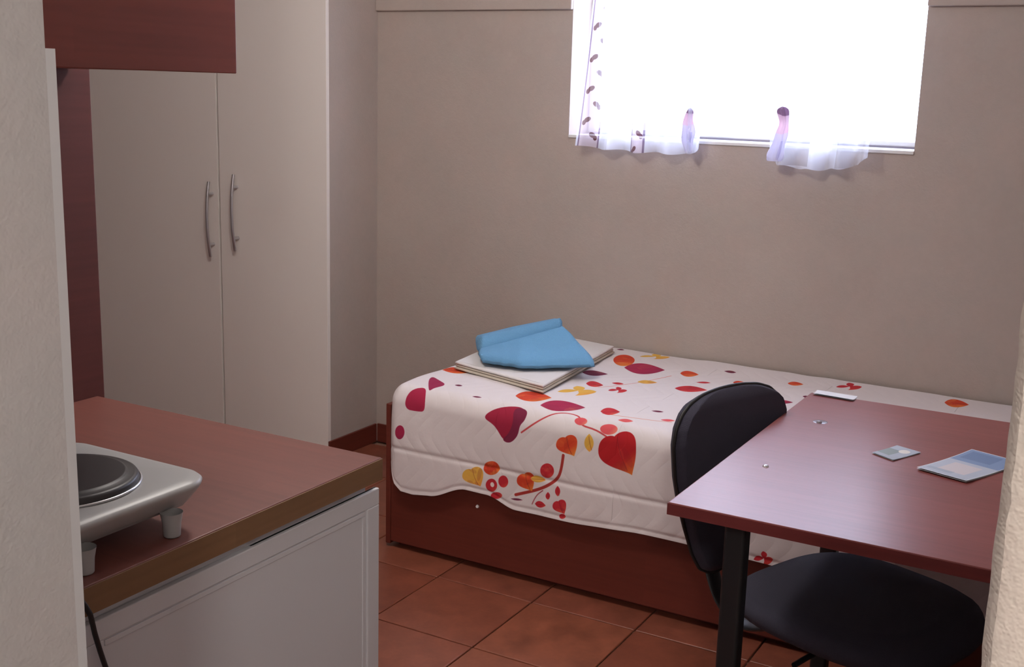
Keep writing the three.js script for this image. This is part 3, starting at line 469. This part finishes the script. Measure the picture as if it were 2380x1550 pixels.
// ---------------------------------------------------------------- office chair tucked under the table
{
  const b = [-0.475, 0, -2.395], turn = Math.atan2(-0.37, 0.93) * -1;   // local +x faces forward
  const t = thing('office_chair', 'black fabric swivel office chair pushed in beside the table', 'chair', b, -Math.atan2(0.37, 0.93));
  const bx = -0.385;                                             // backrest plane in the chair's own axes
  // seat: rounded square cushion, softly domed
  const sq = (a, r) => { const q = a * Math.PI * 2, c = Math.cos(q), s = Math.sin(q), k = Math.pow(Math.pow(Math.abs(c), 3) + Math.pow(Math.abs(s), 3), -1 / 3); return [c * k * r, s * k * r]; };
  const seatRows = [[0.001, 0.395], [0.16, 0.395], [0.205, 0.40], [0.226, 0.412], [0.234, 0.428], [0.230, 0.446], [0.212, 0.458], [0.17, 0.464], [0.10, 0.462], [0.001, 0.459]];
  sub(t, 'seat', grid(64, seatRows.length - 1, (a, v) => { const [r, y] = seatRows[Math.round(v * (seatRows.length - 1))]; const [x, z] = sq(1 - a, r); return [x, y + (x > 0.15 ? -(x - 0.15) * 0.25 : 0), z, x, z]; }), M.seat);
  // backrest: egg shape, wide above, narrow below, curved to the back
  const half = (y) => { const p = [[0.372, 0.0], [0.378, 0.03], [0.395, 0.062], [0.44, 0.092], [0.5, 0.118], [0.56, 0.142], [0.64, 0.17], [0.72, 0.187], [0.76, 0.184], [0.79, 0.168], [0.812, 0.14], [0.826, 0.10], [0.833, 0.05], [0.835, 0.0]]; let i = 0; while (i < p.length - 2 && p[i + 1][0] < y) i++; const f = (y - p[i][0]) / (p[i + 1][0] - p[i][0]); return p[i][1] + (p[i + 1][1] - p[i][1]) * f; };
  const back = (side) => grid(40, 60, (u, v) => {
    const y = 0.372 + (0.835 - 0.372) * (0.5 - 0.5 * Math.cos(v * Math.PI)), w = half(y), z = (u * 2 - 1) * w;
    const e = Math.min(1, Math.max(0, w * w - z * z) / 0.0022), bulge = Math.sqrt(e) * Math.min(1, Math.min(y - 0.372, 0.835 - y) / 0.03 + 0.0001) ** 0.5;
    const cur = 0.015 * (z * z / 0.035) - 0.02 * Math.cos((y - 0.58) * 4);
    return [bx + cur + side * (side > 0 ? 0.028 : 0.016) * bulge, y, z, z, y];
  });
  const bf = back(1), bb = back(-1); bf.index.array.reverse(); bf.computeVertexNormals();
  const bk = sub(t, 'backrest', [bf, bb], M.seat);
  const pip = []; for (let i = 0; i < 72; i++) { const a = i / 72, q = a < 0.5 ? a * 2 : 2 - a * 2, y = 0.3725 + 0.4620 * (0.5 - 0.5 * Math.cos(q * Math.PI)), w = half(y) + 0.001; const z = (a < 0.5 ? 1 : -1) * w; pip.push(V(bx + 0.015 * (z * z / 0.035) - 0.02 * Math.cos((y - 0.58) * 4) + 0.002, y, z)); }
  sub(bk, 'piping', new THREE.TubeGeometry(new THREE.CatmullRomCurve3(pip, true), 140, 0.0042, 8, true), M.blackPlastic);
  // curved back support bar
  const bar = (pts, w, th) => { const c = new THREE.CatmullRomCurve3(pts); return grid(12, 40, (a, v) => { const p = c.getPoint(v), tg = c.getTangent(v), nx = -tg.y, ny = tg.x, q = a * Math.PI * 2; return [p.x + nx * Math.sin(q) * th, p.y + ny * Math.sin(q) * th, p.z + Math.cos(q) * w, a * 0.2, v]; }); };
  const barGeo = bar([V(bx - 0.045, 0.60, 0), V(bx - 0.045, 0.48, 0), V(bx - 0.028, 0.38, 0), V(bx + 0.02, 0.30, 0), V(bx + 0.09, 0.272, 0), V(bx + 0.2, 0.315, 0), V(bx + 0.3, 0.365, 0)], 0.024, 0.008);
  sub(t, 'back_support', barGeo, M.blackMetal);
  sub(t, 'mechanism', [span(-0.09, 0.10, 0.35, 0.394, -0.08, 0.08, 0.012)], M.blackMetal);
  const lev = tube([V(0.0, 0.37, 0.07), V(0.0, 0.365, 0.16), V(0.0, 0.36, 0.21)], 0.006, 12, 8); sub(t, 'lever', lev, M.blackPlastic);
  sub(t, 'gas_column', [cyl(0.014, 0.014, 0.16, 0, 0.29, 0), cyl(0.026, 0.03, 0.2, 0, 0.17, 0)], M.blackMetal);
  sub(t, 'hub', cyl(0.035, 0.045, 0.06, 0, 0.095, 0), M.blackPlastic);
  for (let k = 0; k < 5; k++) {
    const a = k / 5 * Math.PI * 2 + 0.35, c = Math.cos(a), s = Math.sin(a);
    const arm = grid(10, 12, (u, v) => { const r = 0.03 + v * 0.25, q = u * Math.PI * 2, hh = 0.02 * (1 - v * 0.45), ww = 0.02 * (1 - v * 0.35), y = 0.098 - 0.028 * v * v + Math.sin(q) * hh, o = Math.cos(q) * ww; return [c * r - s * o, y, s * r + c * o, u, v]; });
    const leg = sub(t, 'base_leg', [arm, new THREE.SphereGeometry(0.014, 12, 8).translate(c * 0.28, 0.07, s * 0.28)], M.blackPlastic);
    const wheel = (off) => { const g = new THREE.CylinderGeometry(0.026, 0.026, 0.016, 20); g.rotateX(Math.PI / 2); g.translate(0, 0, off); g.rotateY(-a + 0.6); g.translate(c * 0.28, 0.026, s * 0.28); return g; };
    sub(leg, 'castor', [wheel(0.012), wheel(-0.012), cyl(0.006, 0.006, 0.03, c * 0.28, 0.052, s * 0.28, 10)], M.blackPlastic);
  }
}

// ---------------------------------------------------------------- curtains and rod
{
  const zc = ZB + 0.055, topY = 2.22;
  const rod = thing('curtain_rod', 'steel curtain rod above the window', 'curtain rod', [-1.35, topY + 0.012, zc]);
  const rg = new THREE.CylinderGeometry(0.008, 0.008, 1.5, 14); rg.rotateZ(Math.PI / 2); sub(rod, 'rod', rg, M.steel);
  for (const s of [-1, 1]) { sub(rod, 'finial', new THREE.SphereGeometry(0.016, 16, 12).translate(s * 0.755, 0, 0), M.steel); sub(rod, 'bracket', span(s * 0.7 - 0.008, s * 0.7 + 0.008, -0.01, 0.01, -0.037, 0.0, 0.003), M.steel); }
  // the printed border gathered at the inner edge of each curtain: a pleated bunch, narrow above, wider below
  const bunchTex = (() => { const cv = document.createElement('canvas'); cv.width = 64; cv.height = 256; const c = cv.getContext('2d'); c.fillStyle = '#e9e8f6'; c.fillRect(0, 0, 64, 256); c.fillStyle = '#f1dbe5'; c.beginPath(); c.ellipse(20, 84, 24, 40, 0.2, 0, 7); c.fill(); c.beginPath(); c.ellipse(52, 110, 12, 34, 0, 0, 7); c.fill(); c.fillStyle = '#9a7c98'; c.beginPath(); c.ellipse(16, 34, 22, 30, 0.3, 0, 7); c.fill(); c.beginPath(); c.ellipse(44, 46, 14, 34, 0, 0, 7); c.fill(); c.fillStyle = '#d3d0e8'; c.fillRect(4, 150, 8, 90); c.fillRect(36, 120, 6, 120); const t = new THREE.CanvasTexture(cv); t.colorSpace = THREE.SRGBColorSpace; return t; })();
  const bunchMat = phys({ map: bunchTex, roughness: 0.95, transmission: 0.55, thickness: 0, side: THREE.DoubleSide });
  const bunchGeo = (rows, z) => { const cx = new THREE.CatmullRomCurve3(rows.map(([x, y, w]) => V(x, y, w))); return grid(48, 40, (a, v) => { const p = cx.getPoint(v), q = a * Math.PI * 2, w = p.z * (1 + 0.26 * Math.sin(q * 5 + v * 3) + 0.08 * Math.sin(q * 3 + v * 17)); return [p.x + Math.cos(q) * w, p.y, z + Math.sin(q) * w * 0.6, a, 1 - v]; }); };
  const sheet = (name, label, o) => {
    const { x0, x1, top0, top1, hemY, w, stripes, patches } = o, Hc = 0.96;
    const cw = 768, ch = 1024, cv = document.createElement('canvas'), ca = document.createElement('canvas'); cv.width = ca.width = cw; cv.height = ca.height = ch;
    const c = cv.getContext('2d'), a = ca.getContext('2d'), px = (m) => m / w * cw, py = (m) => ch - m / Hc * ch;       // metres along the cloth, metres above the hem
    c.fillStyle = '#eceffa'; c.fillRect(0, 0, cw, ch); a.fillStyle = `rgb(${o.dense},${o.dense},${o.dense})`; a.fillRect(0, 0, cw, ch);
    for (const [p0, p1, y0, y1] of patches) { a.fillStyle = 'rgb(215,215,215)'; a.fillRect(px(p0), py(y1), px(p1) - px(p0), py(y0) - py(y1)); }
    a.fillStyle = 'rgb(220,220,220)'; a.fillRect(0, py(0.012), cw, ch);
    for (const [s0, s1, ph] of stripes) {
      a.fillStyle = 'rgb(150,150,150)'; a.fillRect(px(s0), 0, px(s1) - px(s0), ch); c.fillStyle = '#e4d6e2'; c.fillRect(px(s0), 0, px(s1) - px(s0), ch);
      c.fillStyle = '#7a6684'; a.fillStyle = 'rgb(185,185,185)';
      for (const s of [s0, s1]) { c.fillRect(px(s) - 4, 0, 8, ch); a.fillRect(px(s) - 4, 0, 8, ch); }
      for (let k = 0; k < 9; k++) for (const col of [0, 1]) {       // small leaves in two staggered columns
        const x = px(s0 + (s1 - s0) * (col ? 0.72 : 0.28)), y = py(ph + k * 0.11 + col * 0.055), d = col ? -1 : 1;
        for (const [q, f] of [[c, '#5c2230'], [a, 'rgb(186,186,186)']]) { q.fillStyle = f; q.beginPath(); q.ellipse(x + 5 * d, y - 5, 14, 9, d * -0.6, 0, 7); q.fill(); q.beginPath(); q.ellipse(x - 7 * d, y + 6, 8, 10, d * 0.3, 0, 7); q.fill(); }
      }
    }
    const tc = new THREE.CanvasTexture(cv), ta = new THREE.CanvasTexture(ca); tc.colorSpace = THREE.SRGBColorSpace;
    const m = phys({ map: tc, alphaMap: ta, transparent: true, roughness: 0.95, transmission: 0.6, thickness: 0, side: THREE.DoubleSide });
    const base = [(x0 + x1) / 2, 1.3, zc], t = thing(name, label, 'curtain', base);
    const g = grid(160, 60, (u, v) => {
      const xa = top0 + (top1 - top0) * u, xb = x0 + (x1 - x0) * o.map(u), f = Math.pow(v, 1.6), y1 = hemY(u);
      const x = xa + (xb - xa) * f, y = topY + (y1 - topY) * v;
      const amp = 0.012 + 0.012 * v, z = zc + amp * Math.sin(u * o.folds * Math.PI * 2 + o.phase) + 0.006 * Math.sin(u * 31 + v * 3) + o.edge(u) * v;
      return [x, y, z, u, 1 - v * (topY - y1) / Hc];
    });
    sub(t, 'cloth', at(g, base), m);
    if (o.bunch) sub(t, 'gathered_edge', at(bunchGeo(o.bunch, zc + 0.026), base), bunchMat, 'gathered printed edge');
    const hl = []; for (let i = 0; i <= 80; i++) { const p = g.attributes.position, k = 60 * 161 + i * 2; hl.push(V(p.getX(k), p.getY(k), p.getZ(k))); }
    sub(t, 'hem', tube(hl, 0.0022, 120, 6), M.linen);
    const heading = tube([0, 0.25, 0.5, 0.75, 1].map((q) => V(base[0] * 0 + top0 + (top1 - top0) * q - base[0], topY - 1.3 + 0.012, 0)), 0.014, 40, 10);
    sub(t, 'heading', heading, M.linen);
  };
  sheet('curtain', 'left sheer white curtain with striped leaf print', {
    dense: 158, x0: -1.912, x1: -1.437, top0: -1.842, top1: -1.40, w: 0.62, folds: 5, phase: 0.4, map: (u) => u < 0.75 ? u * 1.2 : 0.9 + (u - 0.75) * 0.4,
    hemY: (u) => 1.300 - 0.012 * Math.sin(Math.min(1, u * 1.1) * Math.PI * 0.9) + (u > 0.88 ? (u - 0.88) * 0.1 : 0) + 0.003 * Math.sin(u * 26), edge: (u) => u > 0.78 ? 0.03 * Math.sin((u - 0.78) / 0.22 * Math.PI) : 0,
    stripes: [[0.016, 0.082, 0.02], [0.235, 0.29, 0.035]], patches: [[0.14, 0.235, 0, 0.9]],
    bunch: [[-1.470, 1.450, 0.003], [-1.470, 1.435, 0.011], [-1.475, 1.405, 0.014], [-1.472, 1.365, 0.021], [-1.474, 1.33, 0.016], [-1.468, 1.298, 0.010]],
  });
  sheet('curtain', 'right sheer white curtain drawn to the window middle', {
    dense: 110, x0: -1.183, x1: -0.862, top0: -1.2, top1: -0.83, w: 0.5, folds: 4, phase: 2.1, map: (u) => u < 0.22 ? u * 0.5 : 0.11 + (u - 0.22) * 0.89 / 0.78,
    hemY: (u) => 1.290 - 0.028 * Math.sin(Math.min(1, u * 1.02) * Math.PI) + (u > 0.9 ? (u - 0.9) * 0.25 : 0) + 0.003 * Math.sin(u * 30), edge: (u) => u < 0.2 ? 0.028 * Math.sin(u / 0.2 * Math.PI) : 0,
    stripes: [], patches: [[0.25, 0.36, 0, 0.135], [0.235, 0.25, 0, 0.15]],
    bunch: [[-1.146, 1.464, 0.004], [-1.147, 1.452, 0.017], [-1.140, 1.41, 0.013], [-1.148, 1.37, 0.018], [-1.156, 1.335, 0.020], [-1.165, 1.30, 0.024], [-1.165, 1.285, 0.020]],
  });
}

// ---------------------------------------------------------------- ceiling lamps, outside the picture; the room lamp is added as fill light
for (const [where, place, power] of LAMPS) {
  const t = thing('ceiling_lamp', where === 'room' ? 'added opal fill lamp over the middle of the bedroom, out of view' : 'round opal ceiling lamp in the entrance behind the viewer', 'lamp', place);
  sub(t, 'lamp_base', cyl(0.07, 0.07, 0.03, 0, H - place[1] - 0.015, 0), M.whitePlastic);
  sub(t, 'lamp_stem', cyl(0.012, 0.012, H - place[1] - 0.1, 0, (H - place[1]) / 2 + 0.04, 0), M.whitePlastic);
  sub(t, 'lamp_globe', new THREE.SphereGeometry(0.1, 32, 20), std({ color: lin(0.8, 0.8, 0.8), emissive: LAMP_COLOR, emissiveIntensity: 3, roughness: 0.4 }));
  const l = new THREE.PointLight(LAMP_COLOR, power, 0, 2); l.name = 'lamp_light'; l.castShadow = true; l.shadow.radius = 4.8;
  t.add(l);
}

renderer.render(scene, camera);
